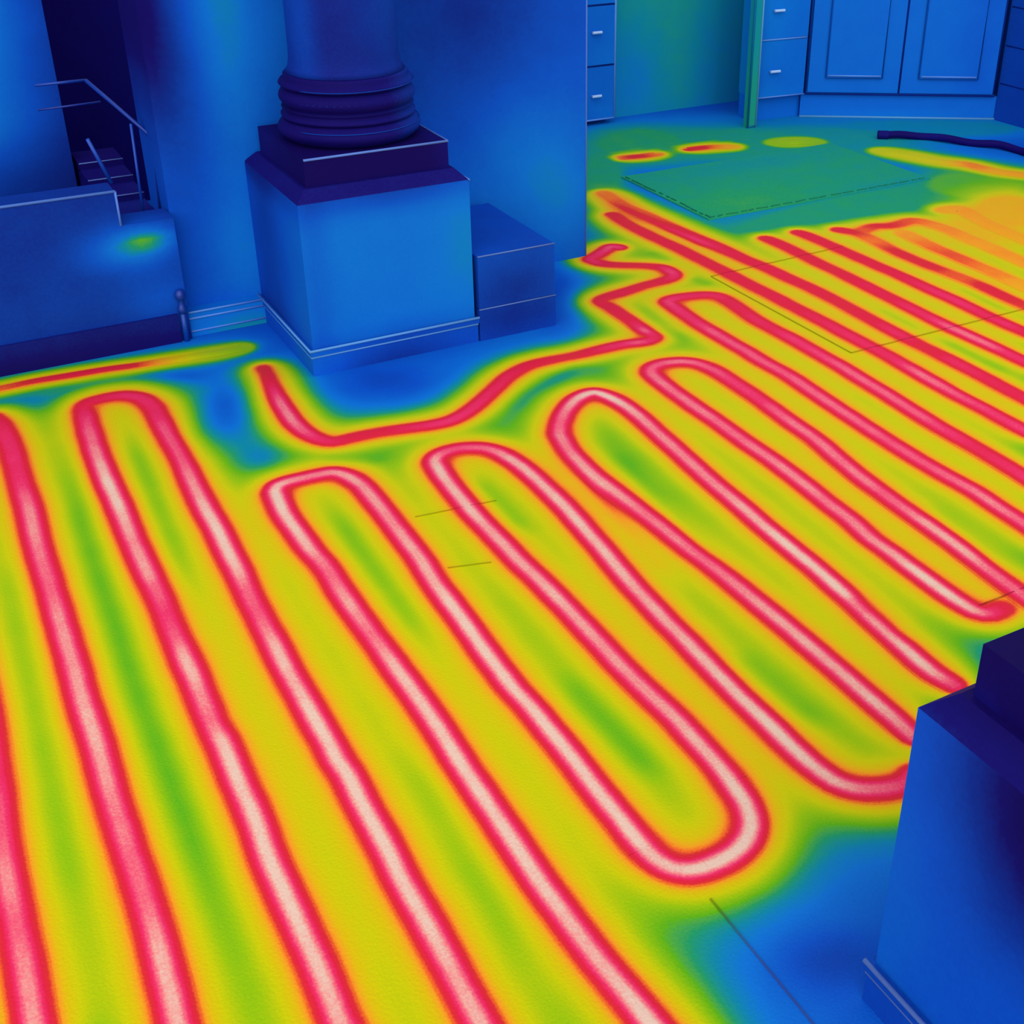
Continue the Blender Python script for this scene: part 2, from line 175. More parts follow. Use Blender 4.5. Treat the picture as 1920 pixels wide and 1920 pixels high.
GAUSS=[[0.7371,3.506,7.6047,-5.9418,-5.6392,-0.7286,-0.17],[0.7265,3.1269,16.3738,-4.8921,-6.5182,-11.7298,-0.06],[0.6497,3.7998,11.8581,-2.828,-8.639,-15.5463,-0.08],[0.3658,3.8584,4.1595,-0.7266,-6.2835,-11.3076,1.44],[0.2657,3.7763,10.7883,-1.6826,-5.1041,-9.1851,-0.05],[1.2072,3.4175,4.3011,-1.6859,-3.6575,-6.5818,-0.08],[1.0285,1.0288,8.2818,-6.6606,-6.6566,-11.979,-0.1],[1.432,2.4894,20.757,-0.0119,3.0744,-4.2695,0.03],[2.0456,3.7938,11.2428,-6.0946,-1.1464,-2.0629,-0.1],[3.448,5.5199,2.7944,-1.7209,-1.2676,-2.281,1.43],[3.8358,5.3044,1.291,-0.905,-1.2676,-2.281,1.41],[4.313,5.1128,1.4135,-1.1368,-1.4953,-2.6909,1.39],[4.436,4.1269,2.4628,-2.4378,-1.7584,-3.1643,1.47],[3.6628,4.1192,1.2504,-0.9256,0.0345,-4.8428,1.42],[4.9744,5.0267,1.187,-1.1033,-2.1032,-3.7848,1.36],[2.9742,5.0902,7.5484,-4.381,-0.9008,-1.6211,1.42],[4.8403,5.3038,0.8715,-0.7542,-2.8718,-5.168,1.33],[4.263,3.7594,3.6466,-3.7618,-1.6778,-3.0193,1.725],[3.9729,3.6281,4.0893,-4.0759,-2.6655,-4.7967,1.715],[2.7983,4.5995,6.7416,-5.4757,-9.6057,-0.4921,1.75]]
STRIPES=[[[[0.2662,3.6536],[0.2298,3.0794],[0.2091,2.5779],[0.1983,2.2194],[0.1999,2.0354],[0.1985,1.6413],[0.1982,1.3871],[0.2037,1.2683]],0.034,-0.1],[[[0.0333,3.0693],[0.0239,2.8035],[0.0083,2.3642],[0.0006,2.0455],[-0.0123,1.6934],[-0.0168,1.5514]],0.032,-0.07],[[[0.435,3.5202],[0.4123,2.978],[0.3943,2.5231]],0.03,-0.08],[[[0.8093,2.8039],[0.8028,2.5289],[0.806,2.2702],[0.8021,2.0676]],0.03,-0.07],[[[0.6177,1.856],[0.6206,1.7009],[0.6157,1.5202],[0.6046,1.2291]],0.03,-0.055],[[[1.0088,1.9102],[1.0098,1.7492],[1.0187,1.6154],[1.0236,1.477]],0.035,-0.07],[[[1.2077,2.7793],[1.2088,2.6294],[1.2048,2.3895]],0.025,-0.07],[[[1.3792,1.7795],[1.3822,1.7238],[1.3863,1.5787],[1.3952,1.4511]],0.035,-0.07],[[[1.6157,2.7494],[1.5882,2.4186],[1.5668,2.1599],[1.5629,1.9738]],0.03,-0.06],[[[1.4871,2.676],[1.4484,2.4332],[1.4242,2.1835],[1.4148,1.9806]],0.022,0.05],[[[1.7455,1.8216],[1.7435,1.7253],[1.7458,1.5867]],0.03,-0.06],[[[2.2005,2.0624],[2.1879,1.9308],[2.1697,1.783],[2.1589,1.6684]],0.03,-0.05],[[[3.0028,2.8664],[2.9926,2.6686],[2.9981,2.4856]],0.03,-0.07],[[[2.9981,3.1751],[2.9953,2.9184]],0.025,-0.04],[[[3.404,3.1941],[3.3787,2.8769]],0.025,-0.05],[[[2.7835,2.573],[2.7776,2.2981]],0.02,-0.03],[[[1.4199,3.0124],[1.5721,3.1356],[1.7983,3.2361],[1.9146,3.1952]],0.035,-0.07],[[[2.2762,3.6356],[2.222,3.3535],[2.2543,3.2043]],0.035,-0.06],[[[0.8595,3.0602],[1.0538,2.945]],0.03,-0.04],[[[2.6015,4.0838],[2.6179,3.9315]],0.03,-0.05],[[[2.5745,3.7521],[2.6151,3.6325]],0.03,-0.05],[[[2.4666,2.6602],[2.4619,2.4136]],0.02,-0.03],[[[2.7813,4.7339],[2.8,4.4022],[2.8268,4.093],[2.838,3.8443]],0.035,0.07]]
PROF_U = [0, .25, .4, .55, .75, 1.0, 1.12, 1.3, 1.55, 2.0, 2.4, 2.9, 3.4, 4.0, 5.0, 7, 10, 14]
PROF_T = [1, .993, .968, .925, .885, .825, .788, .74, .69, .625, .555, .48, .41, .345, .285, .24, .21, .19]
def half_width(x, y, f=1.0): return f*(0.029 + 0.0027*np.hypot(x, y))
def spline(pts, step):                   # Catmull-Rom through the points -> evenly spaced x, y, peak
    p = np.array(pts, float); pk = p[:, 2].copy(); ok = pk > 0
    p[:, 2] = np.interp(np.arange(len(p)), np.flatnonzero(ok), pk[ok])
    q = np.vstack([2*p[0]-p[1], p, 2*p[-1]-p[-2]]); out = []
    for i in range(len(p)-1):
        a, b, c, d = q[i:i+4]; n = 12
        for k in range(n):
            t = k/n; out.append(0.5*((2*b)+(c-a)*t+(2*a-5*b+4*c-d)*t*t+(3*b-a-3*c+d)*t**3))
    out.append(p[-1]); out = np.array(out)
    s = np.concatenate([[0], np.cumsum(np.hypot(*np.diff(out[:, :2], axis=0).T))])
    u = np.linspace(0, s[-1], max(3, int(s[-1]/step)+1))
    return np.stack([np.interp(u, s, out[:, i]) for i in range(3)], 1)
def chain(segs):                         # one continuous pipe: smooth as a whole, cut back into its named pieces
    allp = []; cuts = []
    for n, p in segs:
        allp += p; cuts.append((n, len(allp)))
    sp = spline(allp, 0.01); xy = np.array(allp)[:, :2]; res = []; k0 = 0
    for n, c in cuts:
        if c >= len(allp): k1 = len(sp)-1
        else:
            m = (xy[c-1]+xy[min(c, len(xy)-1)])/2
            k1 = k0 + int(np.argmin(np.hypot(*(sp[k0:, :2]-m).T)[:max(4, 700)]))
        k1 = max(k1, k0+3); k1 = min(k1, len(sp)-1); res.append((n, sp[k0:k1+1])); k0 = k1
    return res
PIPES = {'floor': [chain(c) for c in FLOOR_LOOPS], 'far': [chain(c) for c in FAR], 'per': [chain(c) for c in PER],
         'wl': [chain(c) for c in WL], 'spots': [chain(c) for c in SPOTS]}
THIN = {'floor': 1.0, 'far': 1.0, 'per': .92, 'wl': .62, 'spots': .95}
SAMP = np.vstack([p for k in PIPES.values() for c in k for _, p in c])
SW = np.concatenate([half_width(p[:, 0], p[:, 1], THIN[g]) for g, k in PIPES.items() for c in k for _, p in c])
def floor_heat(v):
    x, y = v[:, 0], v[:, 1]; T = np.full(len(v), 0.2); cell = 0.3
    ci, cj = np.floor(x/cell).astype(int), np.floor(y/cell).astype(int); key = ci*10007+cj
    order = np.argsort(key, kind='stable'); ks = key[order]; st = np.flatnonzero(np.r_[True, ks[1:] != ks[:-1]]); en = np.r_[st[1:], len(ks)]
    for a, b in zip(st, en):
        idx = order[a:b]; i, j = ci[idx[0]], cj[idx[0]]; R = 0.75
        m = (SAMP[:, 0] > i*cell-R) & (SAMP[:, 0] < (i+1)*cell+R) & (SAMP[:, 1] > j*cell-R) & (SAMP[:, 1] < (j+1)*cell+R)
        if not m.any(): continue
        S = SAMP[m]; w = SW[m]
        for q in range(0, len(idx), 1500):
            ii = idx[q:q+1500]
            d2 = (x[ii, None]-S[None, :, 0])**2 + (y[ii, None]-S[None, :, 1])**2
            dm = np.sqrt(d2.min(1)); q3 = (d2+4e-5)**-3; ww = (q3*w[None, :]).sum(1)/q3.sum(1)
            wt = np.exp(-(d2-d2.min(1, keepdims=True))/(2*0.02**2)); pk = (wt*S[None, :, 2]).sum(1)/wt.sum(1)
            far = np.clip((np.hypot(x[ii], y[ii])-1.7)/1.5, 0, 1)
            de = (1-far)*(2.0/(0.01*((d2+1e-5)**-1.5).sum(1)))**0.5 + far*(1.748/(0.01*((d2+1e-5)**-1.75).sum(1)))**(1/2.5)
            s = np.clip((dm/ww-0.6)/0.9, 0, 1); s = s*s*(3-2*s)
            u = (dm*(1-s)+de*s)/ww
            t = np.interp(u, PROF_U, PROF_T)
            t = np.minimum(t-(1-pk)*np.exp(-1.05*u), pk)
            T[ii] = t
    for cx, cy, a, b, c, d, dT in GAUSS:
        dx, dy = x-cx, y-cy; e = np.exp(-((a*dx+b*dy)**2+(c*dx+d*dy)**2))
        if dT > 1: T += np.clip(dT-1-T, 0, 1)*np.minimum(1, 1.6*e)     # a patch warmed up to dT-1
        else: T += dT*e
    for pts, wd, dT in STRIPES:              # cooler or warmer lanes between two runs
        p = np.array(pts); lo, hi = p.min(0)-.15, p.max(0)+.15
        m = np.flatnonzero((x > lo[0]) & (x < hi[0]) & (y > lo[1]) & (y < hi[1]))
        if not len(m): continue
        best = np.full(len(m), 9.0); along = np.zeros(len(m)); L = np.hypot(*np.diff(p, axis=0).T); s0 = 0.0
        for a, b, l in zip(p[:-1], p[1:], L):
            ab = b-a; q = np.stack([x[m], y[m]], 1)-a; t = np.clip(q@ab/(ab@ab), 0, 1); e = ((q-t[:, None]*ab)**2).sum(1)
            k = e < best; best[k] = e[k]; along[k] = (s0+t[k]*l)/L.sum(); s0 += l
        taper = np.clip(np.minimum(along, 1-along)/0.3+0.12, 0, 1); taper = taper*taper*(3-2*taper)
        T[m] += taper*dT*np.exp(-best/wd**2)
    return np.clip(T, 0.0, 1.0)
#@FLOORX@

# ------------------------------------------------------------------ floor
def lines(spans):
    out = []
    for a, b, s in spans: out += list(np.arange(a, b-1e-6, s))
    return np.array(out+[spans[-1][1]])
gx = lines([(-2.4, -0.4, .2), (-0.4, 2.2, .01), (2.2, 5.0, .0145), (5.0, 6.6, .04)])
gy = lines([(-0.6, 0.6, .1), (0.6, 2.4, .01), (2.4, 5.3, .0125), (5.3, 6.4, .05)])
fm = MB(); nx, ny = len(gx), len(gy)
XX, YY = np.meshgrid(gx, gy); fm.v = np.stack([XX.ravel(), YY.ravel(), np.zeros(nx*ny)], 1)
k = (np.arange(ny-1)[:, None]*nx+np.arange(nx-1)[None, :]).ravel()
fm.f = np.stack([k, k+1, k+nx+1, k+nx], 1).tolist()
floor = fm.build('floor', M_FLOOR, floor_heat, kind='structure')
slab = MB().box(-2.4, 6.6, -0.6, 6.4, -0.12, -0.002, step=2).build('screed', M_STONE, 0.2, floor)
def joint(x0, y0, x1, y1, w=0.004):
    d = np.array([x1-x0, y1-y0]); l = np.hypot(*d); d /= l; n = np.array([-d[1], d[0]])*w/2; m = MB()
    N = max(2, int(l/.03))
    for i in range(N+1):
        p = np.array([x0, y0])+d*l*i/N
        m.v += [(p[0]+n[0], p[1]+n[1], .0002), (p[0]+n[0]*.5, p[1]+n[1]*.5, .0026), (p[0]-n[0]*.5, p[1]-n[1]*.5, .0026), (p[0]-n[0], p[1]-n[1], .0002)]
        if i:
            a = (i-1)*4
            for q in range(3): m.f.append((a+q+1, a+q, a+q+4, a+q+5))
    return m.build('joint', M_JOINT, floor_heat, floor)
for j in ((2.655, 2.9, 2.655, 3.71, .007), (2.655, 2.895, 3.75, 2.895, .008), (2.655, 3.715, 3.32, 3.74, .009), (1.975, 1.63, 2.4, 1.635, .006),
          (.942, .80, .942, 1.22, .005), (.985, 2.63, 1.205, 2.603, .003), (.962, 2.372, 1.065, 2.343, .003)):
    joint(*j)

# ------------------------------------------------------------------ heating pipes: their low warm ridges in the floor
UU = [-1.12, -.9, -.7, -.45, -.2, 0, .2, .45, .7, .9, 1.12]
def ridge(p, name, parent, lift=0.0, f=1.0):
    m = MB(); n = len(p); st = 2 if n > 60 else 1
    ids = list(range(0, n, st)); ids += [n-1] if ids[-1] != n-1 else []
    for i in ids:
        t = p[min(i+2, n-1), :2]-p[max(i-2, 0), :2]; t /= max(1e-9, np.hypot(*t)); nr = np.array([-t[1], t[0]]); w = half_width(p[i, 0], p[i, 1], f)
        for u in UU: m.v.append((p[i, 0]+nr[0]*u*w, p[i, 1]+nr[1]*u*w, .0004+lift+.0022*math.cos(u/1.12*math.pi/2)*min(1.0, i/7, (n-1-i)/7)))
    c = len(UU)
    for i in range(len(ids)-1):
        for j in range(c-1): m.f.append((i*c+j+1, i*c+j, i*c+c+j, i*c+c+j+1))
    return m.build(name, M_FLOOR, floor_heat, parent, smooth=True)
def pipe_thing(chains, label, f=1.0, group=None):
    o = thing('heating_pipe', (float(chains[0][0][1][0, 0]), float(chains[0][0][1][0, 1]), 0), label, 'pipe', group)
    for c in chains:
        for i, (n, p) in enumerate(c): ridge(p, n, o, .0001*(i % 3), f)
    return o
pipe_thing(PIPES['floor'], 'long serpentine floor heating pipe, crimson with a pale peach core, filling the near floor')
pipe_thing(PIPES['far'], 'close parallel crimson and orange pipe runs starting at the near edge of the green rug')
pipe_thing(PIPES['per'], 'thin crimson perimeter pipe curving around the column pedestal and zigzagging along the pier', THIN['per'])
pipe_thing(PIPES['wl'], 'faint red to orange straight pipe at the foot of the low dark parapet', THIN['wl'])
for key, lab in zip(PIPES['spots'], ('small red hot spot of pipe between the rug and the drawer cabinet, nearest the pier', 'red and yellow hot spot of pipe behind the rug, in front of the teal wall',
            'faint yellow-green warm spot of pipe behind the rug, below the corner cabinet drawers', 'yellow and orange warm pipe along the right end of the green rug')):
    pipe_thing([key], lab, THIN['spots'])

# ------------------------------------------------------------------ walls
WALLBACK = [(1.03, 4.15, 1.1, .09, 0, .5, .13), (1.0, 4.15, .25, .10, 0, .22, .10), (1.2, 4.15, .95, .12, 0, .25, .06), (.86, 4.15, .9, .08, 0, .4, -.06), (.775, 4.15, 1.05, .07, 0, .34, -.16),
  (1.85, 4.15, 1.0, .38, 0, .36, -.09), (2.12, 4.15, .42, .22, 0, .28, .07), (2.26, 4.15, .25, .14, 0, .22, .07), (2.0, 4.15, .3, .3, 0, .25, .03), (1.7, 4.15, .35, .15, 0, .15, .03)]
WALLFAR = [(3.8, 6.05, .66, .55, 0, .22, .045), (4.0, 6.05, .25, .16, 0, .35, .045), (3.75, 6.05, .2, .20, 0, .14, -.02), (3.2, 6.05, .5, .25, 0, 0, -.05)]
H = 1.75
def wall(name, x0, x1, y0, y1, z0, z1, heat, step=.03, mat=None):
    return MB().box(x0, x1, y0, y1, z0, z1, step).build(name, mat or M_PLASTER, heat, kind='structure')
wb = wall('wall_back', .775, 2.35, 4.15, 4.45, 0, H, (.20, WALLBACK))
bead(wb, [(2.35, 4.15, .0), (2.35, 4.15, H)], .003, .16)
skirt = MB().box(.755, 1.035, 4.095, 4.15, 0, .088, .03).build('baseboard_back', M_WOOD, (.25, [(.95, 4.1, 0, .14, 0, 0, .05), (1.0, 4.1, -.02, .2, 0, .05, .10)]), kind='structure')
for z in (.088, .066): bead(skirt, [(.755, 4.094, z), (1.035, 4.094, z)], .0035, .27)
bead(skirt, [(.755, 4.094, .02), (1.035, 4.094, .02)], .003, .22)
wall('wall_left', -1.6, .60, 4.9, 5.05, 0, H, (.07, [(.28, 0, .95, .27, 0, .5, .27), (-.7, 0, .95, .8, 0, .5, .17), (.2, 0, .60, .3, 0, .10, .07)]))
wall('wall_stair', .3, 1.7, 5.75, 5.9, 0, H, (.01, [(1.0, 0, 1, .12, 0, 0, .03)]), .06)
wall('wall_far', 1.7, 6.2, 6.05, 6.2, 0, H, (.345, WALLFAR), .03)
wr = wall('wall_right', 5.475, 5.6, 3.0, 6.05, 0, H, (.13, [(5.4, 4.9, .3, .2, .15, .4, .06)]), .06)

# ------------------------------------------------------------------ low parapet by the stair
par = thing('parapet', (.1, 4.08, 0), 'low dark parapet wall with a pale top edge in front of the stair', 'parapet')
PARH = (.115, [(.675, 4.08, .362, .075, .09, .032, .22), (.63, 4.08, .35, .14, .12, .07, .19), (.4, 4.08, .2, .4, 0, .12, .015), (.70, 4.08, .17, .12, 0, .1, .07), (.3, 4.08, .02, .7, 0, .04, -.07)])
MB().box(-1.5, .607, 4.08, 4.2, 0, .535, .03).build('tall_section', M_STONE, PARH, par)
MB().box(.607, .772, 4.08, 4.2, 0, .425, .03).build('low_section', M_STONE, PARH, par)
bead(par, [(-1.5, 4.08, .537), (.607, 4.08, .537)], .0045, .22)
bead(par, [(.607, 4.08, .425), (.607, 4.08, .537)], .004, .2)
MB().box(-1.5, .735, 4.068, 4.08, 0, .10, .03).build('base_course', M_STONE, (.07, [(.3, 4.08, .0, .9, 0, .05, -.05)]), par)
knob = MB().lathe(.752, 4.07, [(.0, .10), (.013, .103), (.016, .12), (.010, .13), (.010, .15), (.016, .155), (.019, .168), (.013, .182), (.0, .187)], 20)
knob.build('end_knob', M_METAL, .12, par, smooth=True)
bead(par, [(.752, 4.07, 0), (.752, 4.07, .105)], .010, .14, M_METAL, 'end_post')

# ------------------------------------------------------------------ staircase and its handrail
st = thing('staircase', (.70, 4.2, 0), 'narrow dark stair rising away behind the low parapet', 'staircase')
for i in range(5):
    y = 4.22+.16*i; z = .345+.022*i
    MB().box(.615, .772, y, y+.18, z-.03, z, .06).build('step', M_STONE, .075-.012*i, st)
    bead(st, [(.615, y, z), (.772, y, z)], .0022, .10, None, 'nosing')
MB().prism([(.615, 4.205, .0), (.772, 4.205, .0), (.772, 5.0, .0), (.615, 5.0, .0)], [(.615, 4.205, .31), (.772, 4.205, .31), (.772, 5.0, .40), (.615, 5.0, .40)]).build('stair_body', M_STONE, .05, st)
bead(st, [(.607, 4.12, .555), (.556, 4.09, .706)], .006, .15, M_METAL, 'stringer')
ra = thing('stair_railing', (.713, 4.28, .36), 'slim metal stair railing with a sloping handrail above the dark steps', 'railing')
bead(ra, [(.81, 4.28, .604), (.77, 4.33, .655), (.633, 4.45, .809)], .0065, .12, M_METAL, 'handrail')
bead(ra, [(.633, 4.45, .809), (.476, 4.45, .808)], .005, .13, M_METAL, 'landing_rail')
bead(ra, [(.668, 4.45, .735), (.470, 4.45, .73)], .0035, .10, M_METAL, 'lower_rail')
bead(ra, [(.723, 4.28, .692), (.713, 4.28, .347)], .0048, .15, M_METAL, 'post')
bead(ra, [(.790, 4.28, .735), (.768, 4.28, .347)], .0045, .10, M_METAL, 'post')

# ------------------------------------------------------------------ columns on pedestals
def square(cx, cy, h, z): return [(cx-h, cy-h, z), (cx+h, cy-h, z), (cx+h, cy+h, z), (cx-h, cy+h, z)]
def ring(cx, cy, h, z): 
    q = square(cx, cy, h, z); return q+[q[0]]
def bulge(r, z0, z1, b, n=8): return [(r-b+b*math.sin(math.pi*i/n), z0+(z1-z0)*i/n) for i in range(n+1)]
def column(cx, cy, half, zt, label, heats, base=.06, moulding=.0):
    c = thing('column', (cx, cy, 0), label, 'column', 'columns on square pedestals')
    H_ = heats
    b0 = MB().box(cx-half, cx+half, cy-half, cy+half, 0, base, .03).build('base_course', M_STONE, H_['base'], c)
    L4 = lambda h, z: [(cx-h, cy+h, z), (cx-h, cy-h, z), (cx+h, cy-h, z)]
    bead(c, L4(half, base+.004), .004, H_.get('edge', .3))
    MB().box(cx-half-.004, cx+half+.004, cy-half-.004, cy+half+.004, base+.008, base+.024, .03).build('moulding', M_STONE, H_['base'], c)
    bead(c, L4(half+.004, base+.027), .0045, H_.get('edge', .3))
    hb = half-.008
    MB().box(cx-hb, cx+hb, cy-hb, cy+hb, base+.024, zt-.035, .03).build('pedestal', M_STONE, H_['ped'], c)
    ph = half*.81
    MB().prism(square(cx, cy, hb, zt-.035), square(cx, cy, ph+.012, zt)).build('cap', M_STONE, H_['cap'], c)
    bead(c, [(cx+hb, cy-hb, zt-.036), (cx+hb, cy+hb, zt-.036)], .004, H_.get('edge2', .26))
    MB().box(cx-ph, cx+ph, cy-ph, cy+ph, zt, zt+.085, .03).build('plinth', M_STONE, H_['plinth'], c)
    bead(c, [(cx-ph, cy-ph, zt+.084), (cx+ph, cy-ph, zt+.084), (cx+ph, cy+ph, zt+.084)], .0038, H_.get('edge3', .16))
    z = zt+.085; k = half/.29
    MB().lathe(cx, cy, [(.19*k, z)]+bulge(.226*k, z, z+.07, .03)+[(.19*k, z+.07)]).build('lower_torus', M_STONE, H_['torus'], c, smooth=True)
    MB().lathe(cx, cy, [(.21*k, z+.07), (.212*k, z+.078), (.198*k, z+.085), (.198*k, z+.095), (.208*k, z+.1)]).build('scotia', M_STONE, H_['torus'], c, smooth=True)
    MB().lathe(cx, cy, [(.19*k, z+.1)]+bulge(.214*k, z+.1, z+.165, .024)+[(.19*k, z+.165)]).build('upper_torus', M_STONE, H_['torus'], c, smooth=True)
    MB().lathe(cx, cy, [(.206*k, z+.165), (.211*k, z+.172), (.206*k, z+.18), (.19*k, z+.185), (.194*k, z+.198), (.183*k, z+.205)]).build('fillet', M_STONE, H_['torus'], c, smooth=True)
    arc = lambda r, zz: [(cx+r*math.cos(a), cy+r*math.sin(a), zz) for a in np.radians(np.arange(-150, 21, 6))]
    for r, zz in ((.2125, z+.172), (.2125, z+.133), (.2235, z+.05)): bead(c, arc(r*k, zz), .0014, H_.get('ring', .14), M_STONE)
    prof = [(.186*k, z+.205), (.176*k, z+.22), (.171*k, z+.245)]+[(.170*k-.0004*i, z+.27+.05*i) for i in range(20)]
    MB().lathe(cx, cy, prof, 72).build('shaft', M_STONE, H_['shaft'], c, smooth=True)
    return c
H1 = dict(base=(.18, [(1.04, 3.58, 0, .15, .3, .2, .06), (1.3, 3.58, -.02, .2, 0, .07, -.07)]),
  ped=(.285, [(1.04, 4.0, .3, .03, .25, 0, -.11), (1.08, 3.6, .35, .05, 0, 0, -.05), (1.58, 3.6, .35, .09, 0, .2, .035), (1.35, 3.6, .56, .4, 0, .055, -.13), (1.3, 3.6, .08, .3, 0, .05, -.06)]),
  cap=.05, plinth=(.0, [(1.56, 3.6, .65, .04, 0, 0, .04), (1.08, 4.1, .7, .06, .2, 0, .05)]), torus=(.02, [(1.55, 3.75, .8, .16, .2, 0, .10)]),
  shaft=(.075, [(1.45, 3.75, 1.1, .13, 0, .25, .06), (1.17, 3.9, 1.1, .035, 0, .3, .07)]), edge=.33)
column(1.325, 3.875, .29, .592, 'dark column on a pale blue square pedestal standing against the back wall', H1)
H2 = dict(base=.165, ped=(.205, [(1.04, .94, .25, .05, .08, .3, .03), (1.04, .66, .58, .1, .17, .20, -.25)]), cap=(.0, [(1.06, .93, .56, .05, .07, .05, .1)]), plinth=(.0, [(1.11, .87, .6, .03, .03, .05, .10)]), torus=.0, shaft=.02, edge=.13, edge2=.02, edge3=.02)
column(1.328, .650, .29, .625, 'near column with a near-black plinth on blue stone, hiding the ends of the hot loops', H2)

# ------------------------------------------------------------------ low stone block beside the pedestal
bl = thing('stone_block', (1.765, 3.84, 0), 'low dark square block standing on the floor between the column pedestal and the pier end', 'block')
MB().box(1.622, 1.908, 3.585, 4.1, .115, .298, .03).build('upper_stone', M_STONE, (.17, [(1.75, 3.58, .15, .15, 0, .10, -.06), (1.76, 3.9, .3, .3, .2, .04, .0)]), bl)
MB().box(1.62, 1.91, 3.582, 4.1, 0, .112, .03).build('lower_stone', M_STONE, (.15, [(1.75, 3.58, .07, .15, 0, .08, -.05)]), bl)
bead(bl, [(1.622, 3.585, .298), (1.908, 3.585, .298)], .0025, .11)
bead(bl, [(1.62, 3.582, .113), (1.91, 3.582, .113)], .0022, .11)

# ------------------------------------------------------------------ green rug with a stitched border
rug = thing('rug', (3.66, 4.62, 0), 'teal-green flat rug with a dark stitched border on the hot floor', 'rug')
RUGH = (.415, [(3.3, 4.4, 0, .35, .2, 0, .02), (4.1, 4.2, 0, .3, .12, 0, -.05), (3.7, 4.9, 0, .5, .12, 0, -.02)])
MB().box(3.035, 4.30, 4.285, 5.02, 0, .006, .03).build('pile', M_PILE, RUGH, rug)
random.seed(4)
sm = MB()
def stitches(a, b):
    a, b = np.array(a), np.array(b); l = np.hypot(*(b-a)); d = (b-a)/l; u = 0.0
    while u < l-.02:
        e = u+random.uniform(.02, .06); p, q = a+d*u, a+d*min(e, l); jn = random.uniform(-.004, .004)
        sm.tube([(p[0]+jn, p[1]+jn, .0065), (q[0]+jn, q[1]-jn, .0065)], .0042, 5); u = e+random.uniform(.006, .03)
stitches((3.05, 4.30), (4.29, 4.30)); stitches((3.05, 4.30), (3.05, 5.0))
o = sm.build('stitching', M_STITCH, .42, rug); o['kind'] = 'stuff'

# ------------------------------------------------------------------ dark hose lying in front of the corner cabinet
hs = thing('hose', (4.80, 4.80, 0), 'dark navy hose lying on the floor in front of the corner cabinet', 'hose')
hp = spline([(4.62, 4.965, 1), (4.72, 4.90, 1), (4.80, 4.835, 1), (4.85, 4.73, 1), (4.92, 4.62, 1), (4.99, 4.52, 1), (5.01, 4.40, 1), (4.99, 4.27, 1), (4.97, 4.1, 1)], .02)
MB().tube([(p[0], p[1], .02+.004*math.sin(i*.5)) for i, p in enumerate(hp)], .019, 12).build('tube', M_STONE, (.02, [(4.8, 4.8, 0, .06, .06, 0, .03)]), hs, smooth=True)
MB().tube([(4.585, 4.988, .02), (4.63, 4.958, .02)], .023, 12).build('coupling', M_STONE, .05, hs)

# ------------------------------------------------------------------ cabinets at the far end
def handle(parent, c, d, l=.05, front=.018, heat=.3):
    c = np.array(c); d = np.array(d, float); n = np.array([d[1], -d[0], 0]); d3 = np.array([d[0], d[1], 0])
    a, b = c-d3*l/2+n*front, c+d3*l/2+n*front
    m = MB().tube([a, b], .0075, 10)
    for p in (a+d3*.008, b-d3*.008): m.tube([p-n*front, p], .004, 6)
    return m.build('handle', M_HANDLE, heat, parent)
CABH = (.255, [(5.3, 5.0, .3, .15, .15, 0, -.03), (4.3, 5.5, .6, .12, 0, .25, .05), (4.3, 5.5, .1, .2, 0, .06, .04)])
dl = thing('drawer_cabinet', (3.1, 6.0, 0), 'blue drawer cabinet beside the pier, left of the teal wall', 'cabinet')
MB().box(2.6, 3.545, 5.97, 6.045, .03, 1.1, .05).build('body', M_WOOD, .24, dl)
for i, (z0, z1) in enumerate(((.035, .31), (.32, .62), (.63, .93))):
    df = MB().box(3.0, 3.54, 5.95, 5.97, z0, z1, .05).build('drawer_front', M_WOOD, (.245, [(3.5, 0, z0, .12, 0, .1, .03)]), dl)
    handle(df, (3.425, 5.95, z0+(.125 if i == 0 else .17)), (1, 0), .055)
    bead(dl, [(3.0, 5.951, z1+.005), (3.545, 5.951, z1+.005)], .004, .1, M_LINE, 'gap')
bead(dl, [(3.545, 5.95, .03), (3.545, 5.95, 1.1)], .006, .3)
bead(dl, [(3.3, 5.95, .03), (3.545, 5.95, .03)], .005, .28)

F0, F1, F2 = (4.215, 5.578), (4.53, 5.545), (5.40, 4.99)
dr = thing('drawer_cabinet', (4.37, 5.56, 0), 'blue drawer cabinet with bar handles, right of the teal wall', 'cabinet')
u01 = np.array(F1)-np.array(F0); u01 = u01/np.hypot(*u01)
MB().obox(F0, F1, .16, .13, 1.1, .05, -.02).build('body', M_WOOD, (.24, [(4.2, 5.8, .5, .06, .2, 0, .13)]), dr)
MB().obox(F0, F1, .12, 0, .13, .05, -.05).build('plinth', M_WOOD, (.26, []), dr)
Pd = lambda u, w=0: tuple(np.array(F0)+u01*u+np.array([u01[1], -u01[0]])*w)
for i, (z0, z1) in enumerate(((.135, .43), (.44, .73), (.74, 1.05))):
    df = MB().obox(Pd(.004), Pd(.305), .02, z0, z1).build('drawer_front', M_WOOD, CABH, dr)
    handle(df, (*Pd(.105), z0+(.135 if i == 0 else .145)), u01, .06)
    bead(dr, [(*Pd(.0, .002), z1+.005), (*Pd(.3, .002), z1+.005)], .0045, .3)
bead(dr, [(*Pd(0, .003), .13), (*Pd(0, .003), 1.1)], .006, .32)
bead(dr, [(*Pd(0, .0), .131), (*Pd(.31, .0), .131)], .004, .25)
MB().box(4.118, 4.168, 5.50, 5.54, 0, 1.1, .05).build('end_panel', M_WOOD, (.385, [(4.1, 5.5, .1, 0, 0, .25, .02)]), dr)
bead(dr, [(4.117, 5.498, .0), (4.117, 5.498, 1.1)], .006, .36, M_LINE, 'gap')
bead(dr, [(4.170, 5.498, .0), (4.170, 5.498, 1.1)], .005, .36)
